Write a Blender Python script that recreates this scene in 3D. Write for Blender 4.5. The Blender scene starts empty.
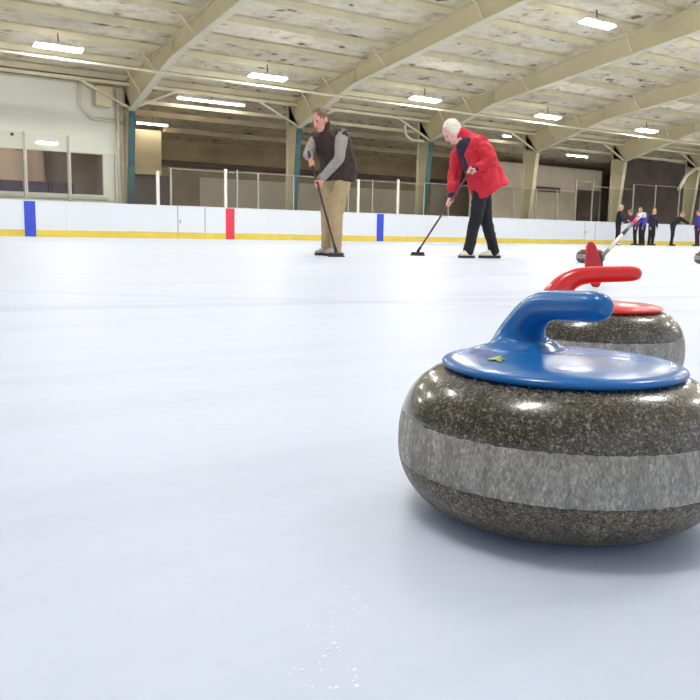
import bpy, bmesh, math, random
from math import sin, cos, pi, radians, sqrt, atan2
from mathutils import Vector, Matrix
random.seed(7)
scene = bpy.context.scene
col = scene.collection
V = Vector

# ------------------------------------------------------------------ frame of reference
# X runs along the rink boards, Y runs towards them, Z is up; the camera stands above the origin
TH = radians(55.83)
RT = V((sin(TH), -cos(TH), 0))          # camera right, level
FW = V((cos(TH), sin(TH), 0))           # camera forward, level
ROTZ = atan2(RT.y, RT.x)
def cam_pt(x, d, z=0.0):
    return RT * x + FW * d + V((0, 0, z))

# ------------------------------------------------------------------ materials
def new_mat(name):
    m = bpy.data.materials.new(name); m.use_nodes = True
    nt = m.node_tree
    return m, nt, nt.nodes['Principled BSDF']
def N(nt, t, **kw):
    n = nt.nodes.new(t)
    for k, v in kw.items(): setattr(n, k, v)
    return n
def ramp(nt, stops, interp='LINEAR'):
    r = N(nt, 'ShaderNodeValToRGB'); r.color_ramp.interpolation = interp
    els = r.color_ramp.elements
    while len(els) < len(stops): els.new(0.5)
    for e, (p, c) in zip(els, stops):
        e.position = p; e.color = (*c, 1) if len(c) == 3 else c
    return r
def srgb(r, g, b):
    f = lambda c: (c/255/12.92) if c/255 <= .04045 else ((c/255+.055)/1.055)**2.4
    return (f(r), f(g), f(b))
def simple(name, c, rough=.5, metal=0, var=.12, scale=6, bump=0, spec=.5, coat=0):
    m, nt, b = new_mat(name)
    tc = N(nt, 'ShaderNodeTexCoord'); no = N(nt, 'ShaderNodeTexNoise')
    no.inputs['Scale'].default_value = scale; no.inputs['Detail'].default_value = 4
    nt.links.new(tc.outputs['Object'], no.inputs['Vector'])
    r = ramp(nt, [(.3, tuple(x*(1-var) for x in c)), (.7, tuple(min(1, x*(1+var)) for x in c))])
    nt.links.new(no.outputs['Fac'], r.inputs['Fac']); nt.links.new(r.outputs['Color'], b.inputs['Base Color'])
    b.inputs['Roughness'].default_value = rough; b.inputs['Metallic'].default_value = metal
    b.inputs['Specular IOR Level'].default_value = spec; b.inputs['Coat Weight'].default_value = coat
    if bump:
        bp = N(nt, 'ShaderNodeBump'); bp.inputs['Strength'].default_value = bump; bp.inputs['Distance'].default_value = .02
        nt.links.new(no.outputs['Fac'], bp.inputs['Height']); nt.links.new(bp.outputs['Normal'], b.inputs['Normal'])
    return m
def emit(name, c, s):
    m, nt, b = new_mat(name)
    b.inputs['Base Color'].default_value = (.9, .9, .9, 1)
    b.inputs['Emission Color'].default_value = (*c, 1); b.inputs['Emission Strength'].default_value = s
    return m

def granite(name, dark, mid, light, rough, streak=False, coat=0.0):
    m, nt, b = new_mat(name)
    tc = N(nt, 'ShaderNodeTexCoord')
    v1 = N(nt, 'ShaderNodeTexVoronoi'); v1.inputs['Scale'].default_value = 760
    v2 = N(nt, 'ShaderNodeTexVoronoi'); v2.inputs['Scale'].default_value = 420
    n1 = N(nt, 'ShaderNodeTexNoise'); n1.inputs['Scale'].default_value = 60; n1.inputs['Detail'].default_value = 5
    src = tc.outputs['Object']
    if streak:
        mp = N(nt, 'ShaderNodeMapping'); mp.inputs['Scale'].default_value = (1, 1, .45)
        nt.links.new(src, mp.inputs['Vector']); src = mp.outputs['Vector']
    for t in (v1, v2, n1): nt.links.new(src, t.inputs['Vector'])
    s1 = N(nt, 'ShaderNodeSeparateColor'); nt.links.new(v1.outputs['Color'], s1.inputs['Color'])
    s2 = N(nt, 'ShaderNodeSeparateColor'); nt.links.new(v2.outputs['Color'], s2.inputs['Color'])
    r1 = ramp(nt, [(0, dark), (.38, dark), (.5, mid), (.84, mid), (.93, light), (1, light)])
    nt.links.new(s1.outputs[0], r1.inputs['Fac'])
    r2 = ramp(nt, [(0, tuple(x*.75 for x in dark)), (.3, dark), (.55, mid), (.9, mid), (.97, tuple(min(1, x*1.1) for x in light))])
    nt.links.new(s2.outputs[1], r2.inputs['Fac'])
    mx = N(nt, 'ShaderNodeMix', data_type='RGBA'); mx.inputs['Factor'].default_value = .42
    nt.links.new(r1.outputs['Color'], mx.inputs['A']); nt.links.new(r2.outputs['Color'], mx.inputs['B'])
    r3 = ramp(nt, [(.3, (.72,)*3), (.7, (1.2,)*3)]); nt.links.new(n1.outputs['Fac'], r3.inputs['Fac'])
    mu = N(nt, 'ShaderNodeMix', data_type='RGBA', blend_type='MULTIPLY'); mu.inputs['Factor'].default_value = 1
    nt.links.new(mx.outputs['Result'], mu.inputs['A']); nt.links.new(r3.outputs['Color'], mu.inputs['B'])
    nt.links.new(mu.outputs['Result'], b.inputs['Base Color'])
    b.inputs['Roughness'].default_value = rough; b.inputs['Coat Weight'].default_value = coat; b.inputs['Coat Roughness'].default_value = .08
    bp = N(nt, 'ShaderNodeBump'); bp.inputs['Strength'].default_value = .12 if not streak else .3; bp.inputs['Distance'].default_value = .0008
    nt.links.new(s1.outputs[0], bp.inputs['Height']); nt.links.new(bp.outputs['Normal'], b.inputs['Normal'])
    return m

def ice_material():
    m, nt, b = new_mat('ice')
    tc = N(nt, 'ShaderNodeTexCoord')
    # broad milky patches
    n1 = N(nt, 'ShaderNodeTexNoise'); n1.inputs['Scale'].default_value = .55; n1.inputs['Detail'].default_value = 5
    nt.links.new(tc.outputs['Object'], n1.inputs['Vector'])
    r1 = ramp(nt, [(.3, srgb(202, 209, 228)), (.55, srgb(205, 213, 230)), (.75, srgb(208, 216, 231))])
    nt.links.new(n1.outputs['Fac'], r1.inputs['Fac'])
    # scrape streaks running down the sheets
    mp = N(nt, 'ShaderNodeMapping'); mp.inputs['Rotation'].default_value = (0, 0, -radians(-39)); mp.inputs['Scale'].default_value = (.22, 2.6, 1)
    nt.links.new(tc.outputs['Object'], mp.inputs['Vector'])
    n2 = N(nt, 'ShaderNodeTexNoise'); n2.inputs['Scale'].default_value = 1.0; n2.inputs['Detail'].default_value = 6; n2.inputs['Roughness'].default_value = .62
    nt.links.new(mp.outputs['Vector'], n2.inputs['Vector'])
    r2 = ramp(nt, [(.36, (.84, .86, .87)), (.48, (1, 1, 1)), (1, (1, 1, 1))]); nt.links.new(n2.outputs['Fac'], r2.inputs['Fac'])
    mu = N(nt, 'ShaderNodeMix', data_type='RGBA', blend_type='MULTIPLY'); mu.inputs['Factor'].default_value = .5
    nt.links.new(r1.outputs['Color'], mu.inputs['A']); nt.links.new(r2.outputs['Color'], mu.inputs['B'])
    # pebble and fine scratches
    n3 = N(nt, 'ShaderNodeTexNoise'); n3.inputs['Scale'].default_value = 45; n3.inputs['Detail'].default_value = 4
    nt.links.new(tc.outputs['Object'], n3.inputs['Vector'])
    r3 = ramp(nt, [(.35, (.975, .98, .985)), (.65, (1, 1, 1))]); nt.links.new(n3.outputs['Fac'], r3.inputs['Fac'])
    mu2 = N(nt, 'ShaderNodeMix', data_type='RGBA', blend_type='MULTIPLY'); mu2.inputs['Factor'].default_value = 1
    nt.links.new(mu.outputs['Result'], mu2.inputs['A']); nt.links.new(r3.outputs['Color'], mu2.inputs['B'])
    last = mu2.outputs['Result']
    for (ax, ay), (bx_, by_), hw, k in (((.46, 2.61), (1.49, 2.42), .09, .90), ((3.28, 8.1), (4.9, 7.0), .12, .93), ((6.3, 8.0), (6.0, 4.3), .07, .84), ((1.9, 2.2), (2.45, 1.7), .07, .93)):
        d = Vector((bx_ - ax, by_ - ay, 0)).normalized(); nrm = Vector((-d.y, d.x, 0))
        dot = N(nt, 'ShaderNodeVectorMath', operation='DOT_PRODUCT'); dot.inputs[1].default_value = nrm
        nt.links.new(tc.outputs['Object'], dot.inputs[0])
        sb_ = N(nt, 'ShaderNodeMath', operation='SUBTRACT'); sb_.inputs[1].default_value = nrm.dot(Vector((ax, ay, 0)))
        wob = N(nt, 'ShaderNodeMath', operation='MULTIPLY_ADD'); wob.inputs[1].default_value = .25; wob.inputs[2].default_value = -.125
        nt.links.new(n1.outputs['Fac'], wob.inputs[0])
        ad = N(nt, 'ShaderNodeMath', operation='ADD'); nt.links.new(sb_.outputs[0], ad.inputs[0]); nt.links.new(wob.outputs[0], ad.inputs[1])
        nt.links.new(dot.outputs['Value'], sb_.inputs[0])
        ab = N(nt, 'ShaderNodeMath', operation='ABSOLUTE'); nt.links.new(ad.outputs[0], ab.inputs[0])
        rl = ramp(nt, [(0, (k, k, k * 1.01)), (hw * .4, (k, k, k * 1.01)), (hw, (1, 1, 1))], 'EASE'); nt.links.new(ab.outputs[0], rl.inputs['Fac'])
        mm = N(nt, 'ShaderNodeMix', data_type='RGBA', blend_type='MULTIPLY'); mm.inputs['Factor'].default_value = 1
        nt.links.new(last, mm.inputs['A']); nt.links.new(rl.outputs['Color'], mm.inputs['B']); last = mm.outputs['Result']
    nt.links.new(last, b.inputs['Base Color'])
    rr = ramp(nt, [(.3, (.40,)*3), (.7, (.52,)*3)]); nt.links.new(n1.outputs['Fac'], rr.inputs['Fac'])
    nt.links.new(rr.outputs['Color'], b.inputs['Roughness'])
    b.inputs['IOR'].default_value = 1.31; b.inputs['Subsurface Weight'].default_value = .7; b.inputs['Subsurface Radius'].default_value = (1, 1, .9); b.inputs['Subsurface Scale'].default_value = .12; b.inputs['Specular IOR Level'].default_value = .4
    bp = N(nt, 'ShaderNodeBump'); bp.inputs['Strength'].default_value = .10; bp.inputs['Distance'].default_value = .004
    nt.links.new(n3.outputs['Fac'], bp.inputs['Height']); nt.links.new(bp.outputs['Normal'], b.inputs['Normal'])
    return m

def insulation_material():
    m, nt, b = new_mat('roof_insulation')
    tc = N(nt, 'ShaderNodeTexCoord')
    mp = N(nt, 'ShaderNodeMapping'); mp.inputs['Scale'].default_value = (.8, 1.3, 1)
    nt.links.new(tc.outputs['Object'], mp.inputs['Vector'])
    n1 = N(nt, 'ShaderNodeTexNoise'); n1.inputs['Scale'].default_value = 2.2; n1.inputs['Detail'].default_value = 8; n1.inputs['Roughness'].default_value = .65
    nt.links.new(mp.outputs['Vector'], n1.inputs['Vector'])
    r1 = ramp(nt, [(.30, srgb(156, 140, 108)), (.40, srgb(206, 194, 166)), (.52, srgb(222, 212, 188)), (.72, srgb(233, 225, 206))])
    nt.links.new(n1.outputs['Fac'], r1.inputs['Fac'])
    n2 = N(nt, 'ShaderNodeTexNoise'); n2.inputs['Scale'].default_value = 2.0; n2.inputs['Detail'].default_value = 3
    nt.links.new(mp.outputs['Vector'], n2.inputs['Vector'])
    r2 = ramp(nt, [(.30, (.25, .22, .16)), (.38, (1, 1, 1))]); nt.links.new(n2.outputs['Fac'], r2.inputs['Fac'])
    mu = N(nt, 'ShaderNodeMix', data_type='RGBA', blend_type='MULTIPLY'); mu.inputs['Factor'].default_value = 1
    nt.links.new(r1.outputs['Color'], mu.inputs['A']); nt.links.new(r2.outputs['Color'], mu.inputs['B'])
    nt.links.new(mu.outputs['Result'], b.inputs['Base Color']); b.inputs['Roughness'].default_value = .8
    bp = N(nt, 'ShaderNodeBump'); bp.inputs['Strength'].default_value = .6; bp.inputs['Distance'].default_value = .08
    nt.links.new(n1.outputs['Fac'], bp.inputs['Height']); nt.links.new(bp.outputs['Normal'], b.inputs['Normal'])
    return m

def glass_material(name, tint=(.95, .96, .95), gain=1.0):
    m = bpy.data.materials.new(name); m.use_nodes = True; nt = m.node_tree
    nt.nodes.remove(nt.nodes['Principled BSDF'])
    tr = N(nt, 'ShaderNodeBsdfTransparent'); tr.inputs['Color'].default_value = (*tint, 1)
    gl = N(nt, 'ShaderNodeBsdfGlossy'); gl.inputs['Roughness'].default_value = .03
    lw = N(nt, 'ShaderNodeLayerWeight'); lw.inputs['Blend'].default_value = .5
    pw = N(nt, 'ShaderNodeMath', operation='POWER'); pw.inputs[1].default_value = 5
    mt = N(nt, 'ShaderNodeMath', operation='MULTIPLY_ADD'); mt.inputs[1].default_value = .85 * gain; mt.inputs[2].default_value = .025
    mx = N(nt, 'ShaderNodeMixShader')
    nt.links.new(lw.outputs['Facing'], pw.inputs[0]); nt.links.new(pw.outputs[0], mt.inputs[0]); nt.links.new(mt.outputs[0], mx.inputs[0])
    nt.links.new(tr.outputs[0], mx.inputs[1]); nt.links.new(gl.outputs[0], mx.inputs[2])
    nt.links.new(mx.outputs[0], nt.nodes['Material Output'].inputs['Surface'])
    return m

M = {}
M['ice'] = ice_material()
M['insul'] = insulation_material()
M['steel'] = simple('painted_steel', srgb(206, 195, 160), .5, var=.07, scale=1.2)
M['steel_lip'] = simple('painted_purlin', srgb(212, 202, 170), .5, var=.08, scale=1.5)
M['pipe'] = simple('painted_pipe', srgb(216, 208, 180), .45, var=.04)
M['teal'] = simple('teal_paint', srgb(50, 88, 88), .55, var=.15, scale=3)
M['wall_grey'] = simple('grey_wall_paint', srgb(228, 226, 211), .7, var=.04, scale=.8)
M['recess'] = simple('brown_rear_wall', srgb(182, 162, 128), .85, var=.16, scale=1.0)
M['recess_low'] = simple('grey_rear_panels', srgb(234, 220, 198), .8, var=.08, scale=.9)
M['recess_dark'] = simple('dark_rear_wall', srgb(112, 98, 90), .85, var=.2, scale=1.0)
M['beige'] = simple('beige_block', srgb(206, 190, 152), .8, var=.08, scale=1.5)
M['concrete'] = simple('concrete', srgb(150, 145, 138), .85, var=.12, scale=2)
M['board'] = simple('white_board', srgb(226, 231, 238), .35, var=.012, scale=1)
M['yellow'] = simple('yellow_kick', srgb(228, 202, 78), .4, var=.08, scale=2)
M['blue_stripe'] = simple('blue_stripe', srgb(52, 74, 196), .4, var=.1)
M['red_stripe'] = simple('red_stripe', srgb(222, 56, 70), .4, var=.08)
M['seam'] = simple('dark_seam', srgb(120, 120, 122), .6)
M['alu'] = simple('aluminium', srgb(168, 163, 152), .4, metal=.3, var=.05)
M['white_post'] = simple('white_post', srgb(235, 232, 222), .4, var=.03)
M['glass'] = glass_material('rink_glass')
M['win_glass'] = glass_material('window_glass', (.86, .84, .82))
M['frame_grey'] = simple('window_frame', srgb(206, 200, 192), .5, var=.04)
M['lens'] = emit('lamp_lens', (1.0, .99, .965), 146)
M['tube'] = emit('tube_lamp', (1.0, .95, .85), 30)
M['room_tube'] = emit('office_lamp', (1.0, .93, .85), 60)
M['fixture'] = simple('fixture_housing', srgb(225, 222, 212), .4, var=.03)
M['dark'] = simple('dark_bracket', srgb(60, 58, 54), .6)
M['office'] = simple('office_wall', srgb(186, 168, 148), .8, var=.14, scale=1.4)
M['purple'] = simple('purple_fabric', srgb(92, 72, 104), .9, var=.25, scale=6)
M['red_soft'] = simple('red_poster', srgb(200, 90, 84), .7)
M['granite'] = granite('dark_granite', srgb(44, 40, 34), srgb(82, 77, 68), srgb(150, 144, 130), .22, coat=.5)
M['granite_low'] = granite('dark_granite_base', srgb(52, 47, 38), srgb(108, 100, 84), srgb(164, 156, 134), .42, coat=.1)
M['band'] = granite('grey_striking_band', srgb(138, 134, 128), srgb(166, 162, 156), srgb(202, 198, 188), .62, streak=True)
M['blue_plastic'] = simple('blue_plastic', srgb(26, 106, 178), .25, var=.05, scale=20, coat=.1, spec=.4)
M['red_plastic'] = simple('red_plastic', srgb(222, 42, 46), .28, var=.05, scale=20, coat=.3)
M['mark'] = simple('yellow_mark', srgb(160, 166, 62), .5, var=.2, scale=300)
M['mark_dark'] = simple('olive_mark', srgb(96, 120, 60), .5)
M['steel_cup'] = simple('cup', srgb(80, 80, 80), .4)
M['skin'] = simple('skin', srgb(226, 160, 140), .55, var=.06, scale=10)
M['skin_pale'] = simple('pale_skin', srgb(234, 182, 165), .55, var=.06, scale=10)
M['eye'] = simple('eye_dark', srgb(50, 38, 34), .3)
M['lips'] = simple('lips', srgb(178, 92, 88), .5)
M['hair_brown'] = simple('greying_brown_hair', srgb(124, 104, 86), .8, var=.3, scale=60, bump=.4)
M['hair_white'] = simple('white_hair', srgb(240, 232, 220), .8, var=.08, scale=60, bump=.4)
M['hair_grey'] = simple('grey_hair', srgb(170, 160, 148), .8, var=.15, scale=60)
M['hair_blond'] = simple('blond_hair', srgb(205, 176, 124), .8, var=.15, scale=60)
M['vest'] = simple('dark_brown_vest', srgb(58, 44, 42), .75, var=.25, scale=8, bump=.3)
M['grey_knit'] = simple('grey_knit', srgb(152, 148, 142), .85, var=.1, scale=25, bump=.3)
M['khaki'] = simple('khaki_cotton', srgb(186, 164, 126), .85, var=.08, scale=8, bump=.3)
M['shoe_grey'] = simple('grey_shoe', srgb(176, 170, 166), .7, var=.15, scale=30)
M['sole_dark'] = simple('dark_sole', srgb(54, 52, 54), .7)
M['cream_shoe'] = simple('cream_shoe', srgb(242, 234, 214), .6, var=.04, scale=20)
M['red_coat'] = simple('red_coat', srgb(204, 20, 48), .6, var=.16, scale=6, bump=.9)
M['navy_top'] = simple('navy_top', srgb(42, 32, 62), .8, var=.2, scale=10)
M['black_cloth'] = simple('black_cloth', srgb(28, 28, 36), .8, var=.25, scale=10, bump=.3)
M['plum'] = simple('plum_cloth', srgb(74, 36, 74), .8, var=.2, scale=10)
M['royal'] = simple('royal_blue_cloth', srgb(70, 66, 180), .75, var=.15, scale=8)
M['pale_blue'] = simple('pale_shoulder_cloth', srgb(196, 204, 226), .75, var=.1, scale=8)
M['wine_shaft'] = simple('wine_shaft', srgb(110, 52, 74), .35, var=.1)
M['dark_shaft'] = simple('dark_shaft', srgb(64, 42, 40), .35, var=.1)
M['black_shaft'] = simple('black_shaft', srgb(38, 38, 40), .35, var=.1)
M['pale_shaft'] = simple('pale_shaft', srgb(214, 208, 196), .35, var=.1)
M['red_fabric'] = simple('red_brush_fabric', srgb(190, 44, 54), .7, var=.12, scale=30)
M['brush_black'] = simple('brush_black', srgb(60, 56, 58), .7, var=.2, scale=30)
M['shaving'] = simple('ice_shavings', srgb(250, 252, 255), .3, var=.02)
M['speck'] = simple('speck', srgb(120, 110, 120), .7)

# ------------------------------------------------------------------ object helpers
def link(name, bm, mat, parent=None, smooth=False, recalc=True):
    me = bpy.data.meshes.new(name)
    if recalc: bmesh.ops.recalc_face_normals(bm, faces=bm.faces)
    bm.to_mesh(me); bm.free()
    mats = mat if isinstance(mat, list) else [mat]
    for m in mats: me.materials.append(m)
    if smooth:
        for p in me.polygons: p.use_smooth = True
    o = bpy.data.objects.new(name, me); col.objects.link(o)
    if parent: o.parent = parent
    return o
def empty(name, loc=(0, 0, 0), rz=0.0):
    o = bpy.data.objects.new(name, None); col.objects.link(o)
    o.location = loc; o.rotation_euler = (0, 0, rz); o.empty_display_size = .2
    return o
def tag(o, label, cat, group=None, kind=None):
    o['label'] = label; o['category'] = cat
    if group: o['group'] = group
    if kind: o['kind'] = kind
    return o
def structure(o):
    o['kind'] = 'structure'; return o
def copy_tree(o, parent=None):
    c = o.copy(); col.objects.link(c)
    if parent: c.parent = parent
    for ch in o.children: copy_tree(ch, c)
    return c
def box(bm, x0, x1, y0, y1, z0, z1, mi=0):
    vs = [bm.verts.new((x, y, z)) for x in (x0, x1) for y in (y0, y1) for z in (z0, z1)]
    for f in ((0, 1, 3, 2), (4, 6, 7, 5), (0, 4, 5, 1), (2, 3, 7, 6), (0, 2, 6, 4), (1, 5, 7, 3)):
        bm.faces.new([vs[i] for i in f]).material_index = mi
def bm_box(*a):
    bm = bmesh.new(); box(bm, *a); return bm
def bar(bm, a, b, w, h, up=V((0, 0, 1))):
    """rectangular bar from a to b; w across, h along 'up'"""
    a, b = V(a), V(b); d = (b - a).normalized()
    s = d.cross(up)
    s = s.normalized() if s.length > 1e-4 else V((1, 0, 0))
    u = s.cross(d).normalized()
    vs = [bm.verts.new(p + s * i * w / 2 + u * j * h / 2) for p in (a, b) for i, j in ((-1, -1), (1, -1), (1, 1), (-1, 1))]
    for f in ((0, 1, 2, 3), (7, 6, 5, 4), (0, 4, 5, 1), (1, 5, 6, 2), (2, 6, 7, 3), (3, 7, 4, 0)):
        bm.faces.new([vs[i] for i in f])
def prism(bm, pts, axis_vec):
    """closed outline pts extruded by axis_vec"""
    a = [bm.verts.new(p) for p in pts]; b = [bm.verts.new(V(p) + axis_vec) for p in pts]
    bm.faces.new(a); bm.faces.new(b[::-1])
    n = len(pts)
    for i in range(n): bm.faces.new((a[i], b[i], b[(i+1) % n], a[(i+1) % n]))
def loft(bm, rings, cap=True, closed=False):
    vr = [[bm.verts.new(p) for p in r] for r in rings]
    n = len(vr[0])
    rng = range(len(vr)) if closed else range(len(vr) - 1)
    for k in rng:
        A, B = vr[k], vr[(k+1) % len(vr)]
        for i in range(n): bm.faces.new((A[i], A[(i+1) % n], B[(i+1) % n], B[i]))
    if cap and not closed:
        bm.faces.new(vr[0][::-1]); bm.faces.new(vr[-1])
def tube(bm, pts, rad, n=12, lat=None, cap=True):
    """tapered tube with rounded ends; rad: scalars or (lateral, other)"""
    pts = [V(p) for p in pts]
    rad = [(r, r) if not isinstance(r, (tuple, list)) else r for r in rad]
    tang = []
    for i in range(len(pts)):
        a = pts[max(0, i-1)]; b = pts[min(len(pts)-1, i+1)]
        tang.append((b - a).normalized())
    l = V(lat) if lat is not None else (V((0, 0, 1)).cross(tang[0]) if abs(tang[0].z) < .9 else V((1, 0, 0)))
    rings = []
    def ring(c, t, ra, rb, l):
        s = (l - t * l.dot(t)).normalized(); u = t.cross(s)
        return [c + s * cos(2*pi*i/n) * ra + u * sin(2*pi*i/n) * rb for i in range(n)], s
    if cap:
        e = min(rad[0])
        for a in (.98, .75, .4):
            rings.append(ring(pts[0] - tang[0] * e * a, tang[0], rad[0][0]*sqrt(1-a*a), rad[0][1]*sqrt(1-a*a), l)[0])
    for p, t, (ra, rb) in zip(pts, tang, rad):
        r, s = ring(p, t, ra, rb, l)
        if lat is None: l = s
        rings.append(r)
    if cap:
        e = min(rad[-1])
        for a in (.4, .75, .98):
            rings.append(ring(pts[-1] + tang[-1] * e * a, tang[-1], rad[-1][0]*sqrt(1-a*a), rad[-1][1]*sqrt(1-a*a), l)[0])
    loft(bm, rings)
def ball(bm, c, r, ax=None, n=14):
    ax = ax or (V((1, 0, 0)), V((0, 1, 0)), V((0, 0, 1)))
    rr = (r, r, r) if not isinstance(r, (tuple, list)) else r
    rings = []
    for k in range(1, n):
        t = pi * k / n
        rings.append([V(c) + ax[0]*rr[0]*sin(t)*cos(2*pi*i/n) + ax[1]*rr[1]*sin(t)*sin(2*pi*i/n) - ax[2]*rr[2]*cos(t) for i in range(n)])
    loft(bm, rings)
def remesh(o, voxel, smooth=3):
    md = o.modifiers.new('r', 'REMESH'); md.mode = 'VOXEL'; md.voxel_size = voxel
    if smooth:
        ms = o.modifiers.new('s', 'SMOOTH'); ms.iterations = smooth; ms.factor = .5
    dg = bpy.context.evaluated_depsgraph_get(); dg.update()
    me = bpy.data.meshes.new_from_object(o.evaluated_get(dg))
    o.modifiers.clear(); old = o.data; o.data = me; bpy.data.meshes.remove(old)
    for p in me.polygons: p.use_smooth = True
    return o
def relief(o, scale, amp):
    from mathutils import noise
    me = o.data
    ns = [v.normal.copy() for v in me.vertices]
    for v, n_ in zip(me.vertices, ns):
        q = v.co * scale
        v.co += n_ * amp * (noise.noise(q) + .5 * noise.noise(q * 2.1))
    return o
def bevel(o, w=.005, seg=2):
    md = o.modifiers.new('bevel', 'BEVEL'); md.width = w; md.segments = seg; md.limit_method = 'ANGLE'
    return o

# ------------------------------------------------------------------ the hall
XL, XR, YF, YB = -14.0, 62.0, -3.2, 33.4
BY = 25.26                                   # face of the boards
EAVE_Y, RIDGE_Y = 26.6, 12.0
def roof(y):
    return 4.93 + .152 * (EAVE_Y - y) if y >= RIDGE_Y else 4.93 + .152 * (EAVE_Y - 2 * RIDGE_Y + y)

structure(link('floor', bm_box(XL, XR, YF, BY + .14, -.1, 0), M['ice']))
structure(link('floor_rear', bm_box(XL, XR, BY + .14, YB, -.1, 0), M['concrete']))
bm = bmesh.new()
for ya, yb in ((YF - .2, RIDGE_Y), (RIDGE_Y, YB + .2)):
    nx, ny = 60, 40
    g = [[bm.verts.new((XL - .2 + (XR - XL + .4) * i / nx, ya + (yb - ya) * j / ny, roof(ya + (yb - ya) * j / ny) + .205)) for j in range(ny + 1)] for i in range(nx + 1)]
    for i in range(nx):
        for j in range(ny): bm.faces.new((g[i][j], g[i+1][j], g[i+1][j+1], g[i][j+1]))
bmesh.ops.remove_doubles(bm, verts=bm.verts, dist=1e-4)
r = bmesh.ops.extrude_face_region(bm, geom=bm.faces[:])
bmesh.ops.translate(bm, vec=(0, 0, .1), verts=[v for v in r['geom'] if isinstance(v, bmesh.types.BMVert)])
structure(link('ceiling', bm, M['insul']))
structure(link('wall_front', bm_box(XL - .2, XR + .2, YF - .2, YF, 0, roof(YF) + .2), M['board']))
bm = bmesh.new()
def gable(x0, x1, mat, name):
    bm = bmesh.new()
    pts = [(x0, YF, 0), (x0, YB, 0), (x0, YB, roof(YB) + .24), (x0, RIDGE_Y, roof(RIDGE_Y) + .24), (x0, YF, roof(YF) + .24)]
    prism(bm, pts, V((x1 - x0, 0, 0))); structure(link(name, bm, mat))
gable(XL - .2, XL, M['wall_grey'], 'wall_left'); gable(XR, XR + .2, M['wall_grey'], 'wall_right')

# rear wall of the lean-to bays: brown above, pale panels below
ZB = roof(YB) + .2
structure(link('wall_rear', bm_box(8.9, XR, YB, YB + .2, 0, ZB), M['recess']))
bm = bmesh.new()
for x0, x1, z1 in ((14.5, 20.9, 2.6), (21.2, 27.4, 2.55), (27.6, 33.4, 3.0)):
    box(bm, x0, x1, YB - .06, YB - .002, .002, z1)
structure(link('trim_1', bm, M['recess_low']))
structure(link('trim_2', bm_box(9.0, 34.0, YB - .30, YB - .08, 3.02, 3.22), M['recess_dark']))
# tall pale wall behind the fourth bay and the dark openings beside it
structure(link('wall_bay', bm_box(28.0, 37.9, 30.6, 30.8, 0, 4.1), M['recess_low']))
structure(link('door_1', bm_box(35.9, 37.7, 30.52, 30.598, .02, 2.95), M['recess_dark']))
structure(link('trim_3', bm_box(32.6, 34.4, 30.5, 30.598, 2.72, 2.98), M['recess_dark']))
structure(link('wall_end', bm_box(38.0, XR, 29.2, 29.4, 0, roof(29.2)+.15), M['recess_dark']))
# beige partition near the first column
structure(link('wall_partition', bm_box(10.45, 11.5, 30.0, YB, 2.35, 4.0), M['beige']))
structure(link('door_2', bm_box(10.45, 11.9, 30.2, YB, .002, 2.34), M['recess_dark']))

# grey office wall with its strip of three windows
WY = 26.5
bm = bmesh.new()
WX = [(3.6, 4.95), (5.05, 6.30), (6.42, 8.16)]
wz0, wz1 = 1.33, 2.66
WX = [(3.2, 4.5), (4.56, 5.75), (5.82, 7.07), (7.14, 8.18)]
top = 4.84
xs = XL
for a, b in WX:
    box(bm, xs, a, WY, WY + .18, wz0, wz1); xs = b
box(bm, xs, 8.86, WY, WY + .18, wz0, wz1)
box(bm, XL, 8.86, WY, WY + .18, 0, wz0); box(bm, XL, 8.86, WY, WY + .18, wz1, top)
structure(link('wall_office', bm, M['wall_grey']))
for i, (a, b) in enumerate(WX):
    bm = bmesh.new()
    for q in ((a, b, WY - .015, WY + .1, wz0, wz0 + .03), (a, b, WY - .015, WY + .1, wz1 - .02, wz1),
              (a, a + .015, WY - .015, WY + .1, wz0 + .03, wz1 - .02), (b - .015, b, WY - .015, WY + .1, wz0 + .03, wz1 - .02)):
        box(bm, *q)
    w = structure(link('window_%d' % (i + 1), bm, M['frame_grey']))
    link('glass_pane', bm_box(a + .015, b - .015, WY + .05, WY + .056, wz0 + .03, wz1 - .02), M['win_glass'], w)
# the room behind the windows
bm = bmesh.new()
box(bm, 1.5, 8.86, 29.5, 29.7, 0, 3.3); box(bm, 1.3, 1.5, WY + .18, 29.7, 0, 3.3); box(bm, 8.86, 9.0, WY, YB, 0, top)
box(bm, 6.62, 6.95, 29.1, 29.5, 0, 3.2)
structure(link('wall_lounge', bm, M['office']))
structure(link('ceiling_lounge', bm_box(1.3, 8.86, WY + .18, 29.7, 3.3, 3.4), M['office']))
structure(link('trim_4', bm_box(XL, 8.86, WY - .05, WY - .002, 4.78, 4.84), M['pipe']))
structure(link('trim_5', bm_box(XL, 8.3, WY - .06, WY - .002, wz0 - .12, wz0 - .03), M['frame_grey']))
lamp = empty('ceiling_lamp', (5.6, 28.2, 3.3)); tag(lamp, 'plain strip lamp on the lounge ceiling behind the office windows', 'lamp')
link('housing', bm_box(-.7, .7, -.12, .12, -.05, -.001), M['fixture'], lamp)
link('tube', bm_box(-.66, .66, -.09, .09, -.08, -.051), M['room_tube'], lamp)

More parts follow.
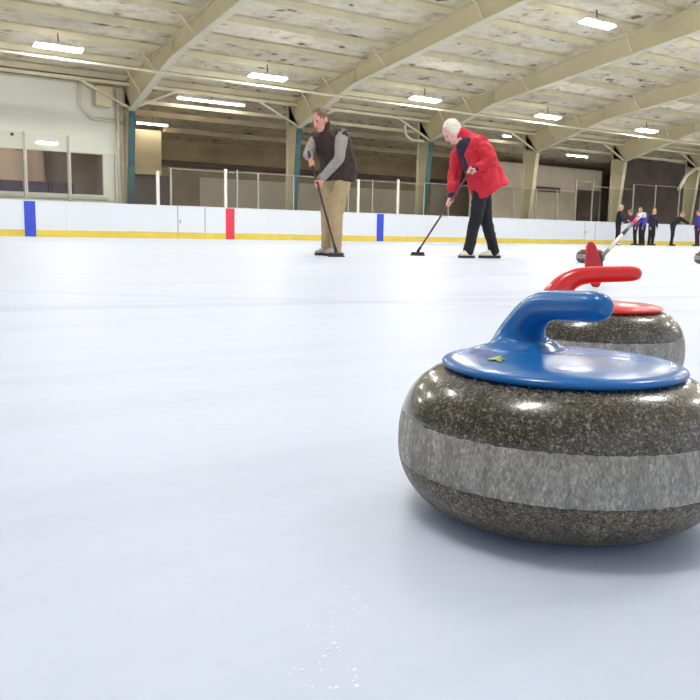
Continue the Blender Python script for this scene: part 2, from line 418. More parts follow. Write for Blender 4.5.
# purple seats seen through the windows
seat0 = None
for i in range(6):
    if seat0 is None:
        s = empty('lounge_seat', (0, 0, 0)); seat0 = s
        bm = bmesh.new(); box(bm, -.36, .36, -.3, .3, .1, .5); bevel(link('seat', bm, M['purple'], s), .05, 3)
        bm = bmesh.new(); prism(bm, [(-.36, .1, .5), (-.36, .3, .5), (-.36, .36, 1.72), (-.36, .2, 1.78)], V((.72, 0, 0)))
        bevel(link('backrest', bm, M['purple'], s), .05, 3)
        for x in (-.3, .3):
            for y in (-.24, .24): link('foot', bm_box(x-.025, x+.025, y-.025, y+.025, 0, .1), M['dark'], s)
    else: s = copy_tree(seat0)
    s.location = (3.2 + i * .8, 27.5, 0)
    tag(s, 'purple high-backed seat in the row behind the office windows', 'seat', 'purple seats behind the office windows')

# ------------------------------------------------------------------ steel frames
FX = [8.95 + 6.2 * k for k in range(6)]
ORD = ['first', 'second', 'third', 'fourth', 'fifth', 'sixth', 'seventh', 'eighth', 'ninth', 'tenth', 'eleventh', 'twelfth', 'thirteenth', 'fourteenth']
def flange_z(y):                              # underside of the rafter
    if y >= 22.3: return 4.05 + (25.87 - y) * (1.02 / 3.57)
    if y >= RIDGE_Y: return 5.07 + (22.3 - y) * .128
    return flange_z(2 * RIDGE_Y - y)
PUR_Y = [26.25 - 1.42 * k for k in range(10)]
def col_front(z): return 26.30 - (26.30 - 25.87) * z / 4.05
def make_frame(k):
    X = FX[k]
    f = empty('steel_frame', (X, 26.4, 0))
    t = M['steel']
    O = V((X, 26.4, 0))
    # column: tapered web, two flanges
    bm = bmesh.new()
    prism(bm, [V((-.012, col_front(0) - 26.4, 0)), V((-.012, .22, 0)), V((-.012, .22, roof(26.62))), V((-.012, col_front(4.05)-26.4, 4.05))], V((.024, 0, 0)))
    bar(bm, V((0, .235, 0)), V((0, .235, roof(26.62) - .02)), .22, .024, V((0, 1, 0)))
    link('column', bm, t, f)
    bm = bmesh.new()
    bar(bm, V((0, col_front(0) - 26.4 - .012, 0)), V((0, col_front(4.02) - 26.4 - .012, 4.02)), .22, .024, V((0, 1, 0)))
    link('column_flange', bm, M['teal'] if k < 3 else t, f)
    # rafter
    bm = bmesh.new()
    ys = [25.87, 22.3, 17, 12.0]
    low = [V((-.012, y - 26.4, flange_z(y) + .02)) for y in ys]
    up = [V((-.012, y - 26.4, roof(y))) for y in (12.0, 17, 22.3, 26.62)]
    prism(bm, low + up + [V((-.012, .22, 4.05 + .2))], V((.024, 0, 0)))
    for a, b in zip([26.62, 17], [17, 12.0]):
        bar(bm, V((0, a - 26.4, roof(a) - .012)), V((0, b - 26.4, roof(b) - .012)), .24, .024)
    for y in (22.3,):
        box(bm, -.1, .1, y - 26.4 - .012, y - 26.4 + .012, flange_z(y) + .02, roof(y) - .02)
    box(bm, -.1, .1, -.53, .22, 4.04, 4.07)
    link('rafter', bm, t, f)
    bm = bmesh.new()
    for a, b in ((25.87, 22.3), (22.3, 17), (17, 12.0)):
        bar(bm, V((0, a - 26.4, flange_z(a) + .01)), V((0, b - 26.4, flange_z(b) + .01)), .24, .028)
    link('rafter_flange', bm, M['pipe'], f)
    # the other half of the span, beyond the ridge
    bm = bmesh.new()
    low = [V((-.012, y - 26.4, flange_z(y) + .02)) for y in (12, 1.7, -1.87)]
    up = [V((-.012, y - 26.4, roof(y))) for y in (-2.62, 1.7, 12)]
    prism(bm, low + up, V((.024, 0, 0)))
    for a, b in ((12, 1.7), (1.7, -1.87)):
        bar(bm, V((0, a - 26.4, flange_z(a) + .01)), V((0, b - 26.4, flange_z(b) + .01)), .24, .028)
    link('rafter', bm, t, f)
    # flange braces from the purlins down to the bottom flange
    for y in (PUR_Y[1], PUR_Y[2], PUR_Y[4], PUR_Y[7]):
        for s in (-1, 1):
            bm = bmesh.new()
            bar(bm, V((s * .62, y - 26.4, roof(y) + .02)), V((s * .06, y - 26.4, flange_z(y) + .04)), .045, .045)
            link('flange_brace', bm, M['steel_lip'], f)
    for s in (-1, 1):
        if k == 5 and s == 1: continue
        bm = bmesh.new()
        bar(bm, V((s * 1.66, -.36, 4.86)), V((s * .05, -.44, 4.12)), .07, .07)
        link('knee_brace', bm, M['steel_lip'], f)
    tag(f, ORD[k] + ' tapered beige steel frame counted from the grey office wall' + (', teal front edge' if k < 3 else ', all beige'), 'steel frame', 'steel roof frames along the boards')
for k in range(6): make_frame(k)

# purlins, counted from the eave
for k, y in enumerate(PUR_Y + [RIDGE_Y - .75, RIDGE_Y - 3.5, RIDGE_Y - 6.5, RIDGE_Y - 10]):
    z = roof(y)
    bm = bmesh.new()
    prism(bm, [V((XL, -.035, .0)), V((XL, .035, .0)), V((XL, .035, .02)), V((XL, -.02, .02)), V((XL, -.02, .16)), V((XL, -.07, .16)), V((XL, -.07, .175)), V((XL, -.035, .175))], V((XR - XL, 0, 0)))
    o = link('purlin', bm, M['steel_lip']); o.location = (0, y, z + .012)
    w = ORD[k] if k < len(ORD) else 'last'
    tag(o, w + ' long beige roof purlin counted from the eave above the columns', 'purlin', 'roof purlins')
# eave members
o = link('eave_beam', bm_box(XL, XR, 25.98, 26.08, 4.80, 4.9), M['steel_lip']); tag(o, 'upper beige eave beam running just above the column knees', 'beam')
bm = bmesh.new(); box(bm, 9.1, XR, 26.70, 26.80, 4.42, 4.54)
o = link('eave_girt', bm, M['steel_lip']); tag(o, 'lower beige girt running behind the column tops', 'beam')
bm = bmesh.new(); tube(bm, [(XL, 23.05, 4.78), (XR, 23.05, 4.78)], [.038, .038], 10)
o = link('sprinkler_pipe', bm, M['pipe'], smooth=True); tag(o, 'long cream sprinkler pipe slung under the steel rafters', 'pipe')
# dark cross beams inside the lean-to bays
for k, (y, z) in enumerate(((28.2, 4.25), (30.0, 3.98))):
    o = link('lean_to_beam', bm_box(11.6 if k else 9.1, 27.9, y, y + .12, z, z + .18), M['recess'])
    tag(o, ('front' if not k else 'rear') + ' brown cross beam under the lean-to roof behind the columns', 'beam', 'lean-to beams')

# ------------------------------------------------------------------ lights
light0 = None
def hall_light(x, y, z, label, group):
    global light0
    if light0 is None:
        f = empty('ceiling_light'); light0 = f
        bm = bmesh.new(); box(bm, -.62, .62, -.15, .15, .03, .09); box(bm, -.45, .45, -.08, .08, .09, .14)
        bevel(link('housing', bm, M['fixture'], f), .01)
        link('lens', bm_box(-.60, .60, -.13, .13, .0, .029), M['lens'], f)
        bm = bmesh.new()
        bar(bm, (0, 0, .14), (0, 0, .40), .025, .025)
        link('hanger', bm, M['dark'], f)
    else: f = copy_tree(light0)
    f.location = (x, y, z); f.rotation_euler = (-.15 if y > RIDGE_Y else .15, 0, 0)
    tag(f, label, 'ceiling light', group)
bays = [-.35, 5.85, 12.05, 18.25, 24.45, 30.65, 36.85, 43.05, 49.25]
for i, x in enumerate(bays):
    if i == 0: l = 'bright ceiling light in the front row over the office wall'
    else: l = ORD[i - 1] + ' bright ceiling light from the left in the lower row along the boards'
    hall_light(x, 22.5, 4.93, l, 'ceiling lights in the row nearest the boards')
for i, x in enumerate(bays):
    l = 'bright ceiling light high at the top right of the picture' if i == 3 else ('ceiling light in the upper row, %s of that row from the left' % ORD[i])
    hall_light(x, 15.2, 6.02, l, 'ceiling lights in the upper row')
for y, nm in ((8.0, 'beyond the ridge'), (1.2, 'over the near side of the rink')):
    for i, x in enumerate(bays[:6]):
        hall_light(x, y, roof(y) - .36, '%s ceiling light from the left in the row %s' % (ORD[i], nm), 'ceiling lights ' + nm)
# fluorescent tubes and a round lamp under the lean-to
def strip(x, y, z, L, label):
    f = empty('strip_light', (x, y, z))
    link('housing', bm_box(-L/2, L/2, -.07, .07, .03, .09), M['fixture'], f)
    bm = bmesh.new(); tube(bm, [(-L/2 + .03, 0, 0), (L/2 - .03, 0, 0)], [.028, .028], 8); link('tube', bm, M['tube'], f, True)
    bm = bmesh.new()
    bar(bm, (0, 0, .09), (0, 0, .30), .015, .015)
    link('hanger', bm, M['dark'], f)
    tag(f, label, 'strip light', 'strip lights behind the columns')
strip(11.9, 26.3, 4.66, 2.5, 'long strip light hanging between the first and second steel columns')
strip(11.0, 29.6, 4.16, 1.2, 'short strip light above the beige block behind the first column')
strip(31.4, 26.9, 4.22, 1.5, 'short glowing strip light beside the fifth steel column')
strip(26.0, 26.3, 4.66, .5, 'tiny strip light seen behind the red coat, before the fourth column')

# ------------------------------------------------------------------ wall services
bm = bmesh.new(); tube(bm, [(7.45, 26.42, 4.74), (7.45, 26.42, 4.11), (7.82, 26.42, 3.74), (8.8, 26.42, 3.72)], [.05]*4, 10)
o = link('drain_pipe', bm, M['pipe'], smooth=True); tag(o, 'cream pipe bending down the grey wall around the beige box', 'pipe')
bm = bmesh.new(); tube(bm, [(8.66, 26.38, .02), (8.66, 26.38, 4.7)], [.06, .06], 10)
for z in (1.3, 2.9, 4.2): tube(bm, [(8.66, 26.38, z), (8.66, 26.38, z + .12)], [.085, .085], 10)
o = link('riser_pipe', bm, M['pipe'], smooth=True); tag(o, 'upright cream pipe at the right end of the grey wall', 'pipe')
u = empty('wall_unit', (8.13, 26.27, 4.12)); tag(u, 'beige box unit mounted high on the grey wall inside the pipe bend', 'wall unit')
bevel(link('casing', bm_box(-.27, .27, -.2, .2, 0, .62), M['steel'], u), .03)
bm = bmesh.new()
for i in range(6): box(bm, .272, .285, -.16, .16, .08 + i * .08, .12 + i * .08)
link('grille', bm, M['dark'], u)
link('bracket', bm_box(-.2, .2, .2, .228, .1, .5), M['dark'], u)
bm = bmesh.new()
P = [(20.15, 26.1, 4.66), (20.15, 26.1, 4.4), (20.25, 26.1, 4.2), (20.5, 26.1, 4.06), (21.1, 26.1, 4.05)]
tube(bm, P, [.055]*5, 10); o = link('hook_pipe', bm, M['pipe'], smooth=True); tag(o, 'short hooked cream pipe joining the third column', 'pipe')
bm = bmesh.new()
P = [(38.0, 25.68, 2.9), (38.5, 25.68, 3.6), (39.2, 25.68, 4.0), (40.2, 25.68, 4.2), (41.6, 25.68, 4.3)]
tube(bm, P, [.09]*5, 10); o = link('duct_pipe', bm, M['pipe'], smooth=True); tag(o, 'curved cream duct sweeping up beside the rightmost column', 'pipe')
o = link('wall_sensor', bm_box(5.38, 5.46, 26.43, 26.498, 3.02, 3.1), M['dark']); tag(o, 'small dark sensor on the grey wall above the windows', 'sensor')

# ------------------------------------------------------------------ rink boards
H = 1.07
B = empty('rink_barrier', (0, BY, 0)); tag(B, 'long white rink barrier with yellow kick strip and glass above', 'rink barrier')
BX0, BX1 = -8.0, 54.0
cuts = [BX0 + 2.44 * i for i in range(7)] + [10.21, 11.17] + [13.6 + 2.44 * i for i in range(7)] + [30.3, 31.04] + [33.4 + 2.44 * i for i in range(9)]
cuts = sorted(c for c in cuts if c <= BX1)
cuts = [c for c in cuts if not (9.0 < c < 10.2)]
for a, b in zip(cuts[:-1], cuts[1:]):
    gate = abs(a - 10.21) < .01 or abs(a - 30.3) < .01
    g = .012 if gate else .0015
    p = link('gate' if gate else 'board_panel', bm_box(a + g, b - g, 0, .1, .205, H - .025), M['board'], B)
    link('kick_plate', bm_box(a + g, b - g, -.012, .1, 0.002, .2), M['yellow'], p if gate else B)
    if gate:
        for x in (a, b): link('gate_gap', bm_box(x - .012, x + .012, -.002, .1, .21, H - .025), M['seam'], p)
        bm = bmesh.new(); box(bm, a + .06, a + .1, -.02, -.002, .5, .62); link('latch', bm, M['alu'], p)
link('cap_rail', bm_box(BX0, BX1, -.012, .13, H - .025, H), M['board'], B)
for a, b, m, n in ((5.42, 5.74, 'blue_stripe', 'blue_line'), (11.93, 12.25, 'red_stripe', 'red_line'), (18.28, 18.60, 'blue_stripe', 'blue_line')):
    link(n, bm_box(a, b, -.016, -.0005, .003, H - .027), M[m], B)
# glass posts and panes
def post(x, z1, w, m, name='glass_post'):
    link(name, bm_box(x - w/2, x + w/2, .03, .09, H, z1), m, B)
posts = [(-1.0, 3.05), (.27, 3.05), (1.54, 3.05), (2.8, 3.05), (4.1, 3.05), (5.5, 3.05), (6.77, 3.03), (8.2, 2.6), (10.0, 2.28), (12.38, 2.36), (13.19, 2.3), (14.6, 2.3), (15.9, 2.3), (16.97, 2.3), (18.07, 2.3),
         (20.6, 2.35), (21.9, 2.35), (23.09, 2.4), (24.3, 2.4), (25.6, 2.4), (27.0, 2.4), (28.37, 2.4), (29.58, 2.9), (30.76, 3.05), (32.13, 2.7), (33.79, 2.95), (35.53, 2.98), (37.53, 2.98), (39.4, 2.98), (41.2, 2.98)]
for i, (x, z) in enumerate(posts): post(x, z, .055, M['alu'])
for x, z in ((9.56, 2.15), (11.95, 2.36), (17.42, 2.3), (19.3, 2.4)): post(x, z, .10, M['white_post'], 'white_post')
allp = sorted(p[0] for p in posts)
zt = dict(posts)
for a, b in zip(allp[:-1], allp[1:]):
    z = min(zt[a], zt[b]) - .03
    link('glass_pane', bm_box(a + .03, b - .03, .054, .066, H + .001, z), M['glass'], B)
    if a > 9.9:
        link('top_trim', bm_box(a + .03, b - .03, .045, .075, z, z + .022), M['alu'], B)

# ------------------------------------------------------------------ curling stones
SH, SR, RC, SN = .125, .145, .075, 2.3
STOP = .1315
ZB1, ZB2 = .0885, .0474
def stone_profile():
    P = []
    for i in range(25):
        s = -pi/2 + (pi/2) * i / 24
        P.append((RC + (SR - RC) * abs(cos(s))**(2/SN), SH/2 - SH/2 * abs(sin(s))**(2/SN)))
    for i in range(1, 25):
        s = (pi/2) * i / 24
        P.append((RC + .01 + (SR - RC - .01) * abs(cos(s))**(2/SN), SH/2 + (STOP - SH/2) * abs(sin(s))**(2/SN)))
    return P
def lathe(bm, prof, n=96, cap0=True, cap1=True):
    rings = [[V((r * cos(2*pi*i/n), r * sin(2*pi*i/n), z)) for i in range(n)] for r, z in prof]
    vr = [[bm.verts.new(p) for p in r] for r in rings]
    for A, C in zip(vr[:-1], vr[1:]):
        for i in range(n): bm.faces.new((A[i], A[(i+1) % n], C[(i+1) % n], C[i]))
    if cap0: bm.faces.new(vr[0][::-1])
    if cap1: bm.faces.new(vr[-1])
def interp_r(P, z):
    for (r0, z0), (r1, z1) in zip(P[:-1], P[1:]):
        if z0 <= z <= z1 and z1 > z0: return r0 + (r1 - r0) * (z - z0) / (z1 - z0)
    return SR
def jag(th_, seed):                              # chipped edge of the striking band
    return .0003 * sin(th_*47 + seed) + .00025 * sin(th_*83 + 2*seed) + .0002 * sin(th_*131 + seed*.7)
def make_stone(plastic, rz, detail=True, grip=0.0):
    s = empty('curling_stone')
    P = stone_profile()
    n = 192 if detail else 64
    low = [(r, z) for r, z in P if z < ZB2 - .002]; low[0] = (low[0][0], 0.0)
    mid = [(r, z) for r, z in P if ZB2 + .002 < z < ZB1 - .002]
    hi = [(r, z) for r, z in P if z > ZB1 + .002]
    def edge(z0, seed, dr=0):
        return [V(((interp_r(P, z0) + dr) * cos(2*pi*i/n), (interp_r(P, z0) + dr) * sin(2*pi*i/n), z0 + (jag(2*pi*i/n, seed) if detail else 0))) for i in range(n)]
    def rg(pr): return [[V((r * cos(2*pi*i/n), r * sin(2*pi*i/n), z)) for i in range(n)] for r, z in pr]
    bm = bmesh.new(); loft(bm, rg([(.055, .006), (.062, 0.0)] + low[1:]) + [edge(ZB2, 1.3)], cap=True)
    body = link('stone_base', bm, M['granite_low'], s, True)
    bm = bmesh.new(); loft(bm, [edge(ZB2, 1.3)] + rg(mid) + [edge(ZB1, 4.1)], cap=False)
    link('striking_band', bm, M['band'], s, True)
    bm = bmesh.new(); loft(bm, [edge(ZB1, 4.1)] + rg(hi), cap=True)
    link('stone_top', bm, M['granite'], s, True)
    # plastic disc of the handle
    bm = bmesh.new()
    zt_ = SH + .0002
    prof = [(.098, .1290), (.1040, .1300), (.1066, .1318), (.1072, .1334), (.1064, .1352), (.1035, .1368), (.096, .1384), (.075, .1402), (.05, .1412), (.02, .1416), (.004, .1418)]
    lathe(bm, prof, n)
    h = empty('handle_pivot') if False else link('handle_disc', bm, plastic, s, True)
    # gooseneck and grip as one sweep
    B0 = -.066
    keys = [  # x, z, half width across, half thickness along the bend plane
        (B0 + .008, .1365, .060, .056), (B0 + .006, .1385, .050, .048), (B0 + .003, .1415, .0395, .040), (B0 + .001, .1460, .0310, .0325), (B0 + .001, .1515, .0252, .0268),
        (B0 + .004, .1580, .0210, .0226), (B0 + .009, .1660, .0180, .0198), (B0 + .017, .1742, .0162, .0178), (B0 + .029, .1812, .0150, .0158), (B0 + .044, .1850, .0144, .0143),
        (B0 + .064, .1870, .0141, .0137), (B0 + .088, .1882, .0140, .0135), (B0 + .098, .1890, .0140, .0134), (B0 + .107, .1896, .0138, .0132), (B0 + .116, .1900, .0124, .0118), (B0 + .1215, .1902, .0092, .0088), (B0 + .1242, .1903, .0048, .0046)]
    bm = bmesh.new(); rings = []
    keys = keys[:11] + [(k[0] + grip * min(1, (i + 1) / 3), *k[1:]) for i, k in enumerate(keys[11:])]
    pts = [V((k[0], 0, k[1])) for k in keys]
    for i, k in enumerate(keys):
        t = (pts[min(i+1, len(pts)-1)] - pts[max(i-1, 0)]).normalized()
        if i < 3: t = V((0, 0, 1))
        u = V((0, 1, 0)); w = u.cross(t).normalized()
        m_ = 28
        rings.append([pts[i] + u * cos(2*pi*j/m_) * k[2] + w * sin(2*pi*j/m_) * k[3] for j in range(m_)])
    loft(bm, rings)
    g = link('handle_grip', bm, plastic, s, True)
    md = g.modifiers.new('sub', 'SUBSURF'); md.levels = 1; md.render_levels = 2
    s.rotation_euler = (0, 0, rz)
    return s
PB = cam_pt(.1908, .7125); PR = cam_pt(.415, 1.353)
# grip directions as angles in the camera-level frame
s1 = make_stone(M['blue_plastic'], ROTZ + radians(-69)); s1.location = PB
tag(s1, 'nearest curling stone, speckled granite with a blue handle, on the ice', 'curling stone', 'curling stones')
s2 = make_stone(M['red_plastic'], ROTZ + radians(-2), True, .014); s2.location = PR
tag(s2, 'red-handled curling stone standing right behind the blue-handled one', 'curling stone', 'curling stones')
s3 = make_stone(M['red_plastic'], ROTZ + radians(82), False); s3.location = cam_pt(2.47, 8.34)
tag(s3, 'small distant curling stone on the ice behind the red broom head', 'curling stone', 'curling stones')
s4 = make_stone(M['red_plastic'], ROTZ + radians(80), False); s4.location = cam_pt(3.87, 8.75)
tag(s4, 'distant curling stone cut off by the right edge of the picture', 'curling stone', 'curling stones')
# small yellow-green mark on the blue disc
bm = bmesh.new()
inv = Matrix.Rotation(-s1.rotation_euler.z, 4, 'Z')
mc = inv @ (cam_pt(.1218 - .1908 + .0055, .687 - .7125 + .0)); rr_ = V((mc.x, mc.y, 0)).length
right = (inv @ RT).normalized(); fwd = (inv @ FW).normalized()
shape = [(-.0075, -.003), (-.001, -.0035), (-.0005, -.012), (.0025, -.012), (.0025, -.0035), (.0075, -.003), (.0075, .001), (.0035, .0015), (.0065, .012), (.0025, .012), (-.007, .001)]
disc_z = lambda r: SH + .0056 + (.0078 if r > .09 else .0078 + (.096 - r) / .021 * .002 if r > .075 else .0098 + (.075 - r) / .025 * .0014)
vs_t = []
for a, b in shape:
    q = mc + right * a + fwd * b
    vs_t.append(V((q.x, q.y, disc_z(V((q.x, q.y, 0)).length) + .0004)))
prism(bm, vs_t, V((0, 0, .0005)))
link('mark', bm, M['mark'], s1)

# ------------------------------------------------------------------ brooms
def broom(name_label, parent_rot, origin, top, bottom, shaft_mat, head_mat, head_dir, grip=None, group='curling brooms'):
    """top/bottom in local metres of a frame at 'origin' turned by ROTZ; the head lies flat on the ice at 'bottom'"""
    e = empty('curling_broom', origin + RT * bottom[0] + FW * bottom[1], ROTZ)
    t = V(top) - V((bottom[0], bottom[1], 0)); j = V((0, 0, .05))
    bm = bmesh.new(); tube(bm, [j, t], [.0125, .0125], 12); link('shaft', bm, shaft_mat, e, True)
    d = (t - j).normalized()
    bm = bmesh.new(); tube(bm, [V((0, 0, .03)), j + d * .02, j + d * .08], [.022, .02, .016], 12); link('joint', bm, M['brush_black'], e, True)
    hd = V(head_dir).normalized(); sd = V((-hd.y, hd.x, 0))
    def slab(z0, z1, a, b):
        bm = bmesh.new(); n = 28; rings = []
        for z, k in ((z0, .92), (z0 + .25*(z1-z0), 1), (z0 + .75*(z1-z0), 1), (z1, .9)):
            rings.append([hd * a * k * (abs(cos(2*pi*i/n))**.6) * (1 if cos(2*pi*i/n) > 0 else -1) + sd * b * k * (abs(sin(2*pi*i/n))**.6) * (1 if sin(2*pi*i/n) > 0 else -1) + V((0, 0, z)) for i in range(n)])
        loft(bm, rings); return bm
    link('head', slab(.018, .045, .085, .035), head_mat, e, True)
    link('brush_pad', slab(.0, .018, .095, .04), M['brush_black'], e, True)
    tag(e, name_label, 'broom', group)
    return e

# ------------------------------------------------------------------ people
def person(label, group, loc, J, S, detail=True):
    """J: joints in local metres (x right of camera, y away from it, z up); S: style"""
    rot = ROTZ
    e = empty('person', loc, rot); tag(e, label, 'person', group)
    vox = .010 if detail else .02
    j = {k: V(v) for k, v in J.items()}
    lat = (j['shR'] - j['shL']).normalized()
    hd = j['face'].normalized(); up0 = j.get('headup', V((0, 0, 1)))
    hl = hd.cross(up0).normalized(); hu = hl.cross(hd).normalized()
    c = j['head']
    sk = M[S.get('skin', 'skin')]
    k = S.get('scale', 1.0)
    # --- one continuous body
    bm = bmesh.new()
    tube(bm, [j['pelvis'] - V((0, 0, .06)), j['pelvis'], j['waist'], j['chest'], j['neck']], [(.12, .10), (.15, .11), (.135, .10), (.165, .115), (.08, .07)], 20, lat)
    tube(bm, [j['neck'] - V((0, 0, .03)), c - hu * .07], [.06, .055], 14)
    ball(bm, c + hu * .01, (.076, .096, .108), (hl, hd, hu), 18)
    ball(bm, c + hd * .028 - hu * .06, (.056, .066, .072), (hl, hd, hu), 16)
    tube(bm, [c + hd * .086 + hu * .012, c + hd * .104 - hu * .022], [.010, .015], 8)
    ball(bm, c + hd * .078 - hu * .108 * .95, (.022, .016, .016), (hl, hd, hu), 8)
    for s in (-1, 1):
        ball(bm, c + hl * s * .079 - hd * .008 - hu * .012, (.010, .022, .034), (hl, hd, hu), 10)
    for s in 'LR':
        tube(bm, [j['sh'+s], j['el'+s], j['wr'+s]], [.052, .042, .029], 14)
        tube(bm, [j['chest'], j['sh'+s]], [.08, .058], 12)
        tube(bm, [j['hip'+s], j['kn'+s], j['an'+s]], [.085, .056, .040], 16)
        f = (j['toe'+s] - j['an'+s]); f.z = 0
        tube(bm, [j['an'+s], j['an'+s] - V((0, 0, .03)) + f * .3, V((j['toe'+s].x, j['toe'+s].y, .04)) - f * .15], [.036, .030, .020], 12)
        hand(bm, j, s, S)
    link_body = link('body', bm, sk, e, True); remesh(link_body, .0065 if detail else .013, 2)
    # --- face details
    if detail:
        for s in (-1, 1):
            bm = bmesh.new(); ball(bm, c + hd * .0845 + hl * s * .031 + hu * .012, (.014, .007, .009), (hl, hd, hu), 10); link('eye', bm, M['eye'], e, True)
        bm = bmesh.new(); tube(bm, [c + hd * .089 + hl * -.022 - hu * .066, c + hd * .0965 - hu * .064, c + hd * .089 + hl * .022 - hu * .066], [.005, .0075, .005], 8); link('mouth', bm, M['lips'], e, True)
    # --- hair
    bm = bmesh.new(); hv = S.get('hair_vol', 1.0)
    ball(bm, c - hd * (.014 + S.get('hair_back', 0)) + hu * .032, (.084 * hv, .094 * hv, .098 * hv), (hl, hd, hu), 18)
    if S.get('hair_long'):
        ball(bm, c - hd * .045 - hu * .03, (.082 * hv, .07 * hv, .085 * hv), (hl, hd, hu), 16)
        for s in (-1, 1): ball(bm, c + hl * s * .062 - hd * .01 + hu * .005, (.034, .06, .06), (hl, hd, hu), 10)
    o = link('hair', bm, M[S['hair']], e, True); remesh(o, vox * .8, 2); relief(o, 55, .007)
    # --- trousers
    bm = bmesh.new()
    w = S.get('leg', 1.0)
    tube(bm, [j['pelvis'] - V((0, 0, .07)), j['pelvis'] + V((0, 0, .02)), j['pelvis'] + (j['waist'] - j['pelvis']) * .6], [(.15, .125), (.178, .138), (.158, .125)], 20, lat)
    for s in 'LR':
        m1 = (j['hip'+s] + j['kn'+s]) / 2; m2 = (j['kn'+s] + j['an'+s]) / 2
        tube(bm, [j['hip'+s], m1, j['kn'+s], m2, j['an'+s] - V((0, 0, .022))], [.108 * w, .096 * w, .080 * w, .072 * w, .066 * w], 16)
    o = link('trousers', bm, M[S['trousers']], e, True); remesh(o, vox, 3); relief(o, 14, .008)
    # --- shirt / sleeves
    bm = bmesh.new()
    sw = S.get('sleeve', 1.0)
    tube(bm, [j['pelvis'] + V((0, 0, .05)), j['waist'], j['chest'], j['neck'] - (j['neck'] - j['chest']) * .22, j['neck']], [(.172, .135), (.16, .125), (.185, .135), (.135, .10), (.075, .07)], 20, lat)
    for s in 'LR':
        m1 = (j['sh'+s] + j['el'+s]) / 2; m2 = (j['el'+s] + j['wr'+s]) / 2
        tube(bm, [j['chest'] * .4 + j['sh'+s] * .6, j['sh'+s], m1, j['el'+s], m2, j['wr'+s]], [.095, .078 * sw, .068 * sw, .060 * sw, .054 * sw, .045 * sw], 14)
    o = link(S.get('top_name', 'shirt'), bm, M[S['top']], e, True); remesh(o, vox, 3); relief(o, 18, .006)
    if S.get('yoke'):
        bm = bmesh.new()
        tube(bm, [j['chest'] * .55 + j['neck'] * .45, j['neck'] + V((0, 0, .01))], [(.20, .15), (.09, .085)], 18, lat)
        for s in 'LR': tube(bm, [j['sh'+s], j['sh'+s] * .6 + j['el'+s] * .4], [.092 * sw, .078 * sw], 14)
        o = link('shoulder_panel', bm, M[S['yoke']], e, True); remesh(o, vox, 3)
    # --- shoes
    for s in 'LR':
        a = j['an'+s]; t = j['toe'+s]; f = V((t.x - a.x, t.y - a.y, 0)); L = f.length; f.normalize(); q = V((-f.y, f.x, 0))
        heel = V((a.x, a.y, 0)) - f * .075
        def outline(off, z, wd):
            pr = [(0, .028), (.03, .037), (.10, .036), (.17, .043), (.22, .045), (.265, .036), (.285, .018)]
            Ls = (L + .075) / .285
            L_ = [heel + f * (x * Ls) + q * (y + off) * wd for x, y in pr]; R_ = [heel + f * (x * Ls) - q * (y + off) * wd for x, y in pr[::-1]]
            return [p + V((0, 0, z)) for p in L_ + R_]
        bm = bmesh.new(); loft(bm, [outline(.004, 0, 1), outline(.006, .012, 1), outline(.004, .03, 1)])
        sole_bm = bm
        bm = bmesh.new(); ring = []
        for z, kx, kw in ((.03, 1, 1), (.05, .97, .98), (.07, .80, .88), (.088, .60, .8), (.105, .48, .75)):
            o_ = outline(0, 0, kw)
            ring.append([V((heel.x, heel.y, 0)) + (V((p.x, p.y, 0)) - V((heel.x, heel.y, 0))) * kx + f * (.0 if kx == 1 else .004) + V((0, 0, z)) for p in o_])
        loft(bm, ring)
        sh = link('shoe', bm, M[S['shoe']], e, True)
        link('sole', sole_bm, M[S.get('sole', 'sole_dark')], sh)
    return e

def hand(bm, j, s, S):
    w = j['wr'+s]
    g = j.get('grip'+s); sd = j.get('shaft')
    if g is not None and sd is not None:
        d = sd.normalized()
        a = (w - g); a = (a - d * a.dot(d)).normalized()          # from the shaft to the palm
        b = d.cross(a)
        palm = g + a * .030
        tube(bm, [w, w * .35 + palm * .65], [.026, .028], 12)
        ball(bm, palm, (.044, .036, .018), (d, b, a), 12)
        lens = (200, 230, 225, 190)
        for i in range(4):
            c0 = g + d * (i - 1.5) * .0215
            pts = []
            for q in range(7):
                an = radians(10 + lens[i] * q / 6)
                pts.append(c0 + a * cos(an) * .0235 + b * sin(an) * .0235)
            tube(bm, pts, [.0098, .0098, .0096, .0094, .0092, .0088, .008], 8)
        c0 = g + d * .047
        pts = [palm + d * .02] + [c0 + a * cos(radians(-q)) * .024 + b * sin(radians(-q)) * .024 for q in (30, 70, 110, 150)]
        tube(bm, pts, [.0125, .0115, .011, .010, .009], 8)
    else:
        f = (w - j['el'+s]).normalized()
        n = j.get('palm'+s, V((0, 0, -1))); n = (n - f * n.dot(f)).normalized(); b = f.cross(n)
        ball(bm, w + f * .05, (.038, .045, .016), (b, f, n), 12)
        tube(bm, [w, w + f * .04], [.027, .026], 10)
        for i, L in enumerate((.070, .080, .075, .060)):
            p0 = w + f * .085 + b * (i - 1.5) * .0205
            tube(bm, [p0, p0 + f * L * .45 + n * .006, p0 + f * L * .75 + n * .022, p0 + f * L * .9 + n * .04], [.0098, .0095, .009, .008], 8)
        p0 = w + f * .03 + b * -.034
        tube(bm, [p0, p0 + f * .03 - b * .022 + n * .008, p0 + f * .058 - b * .026 + n * .022], [.0125, .011, .0095], 8)

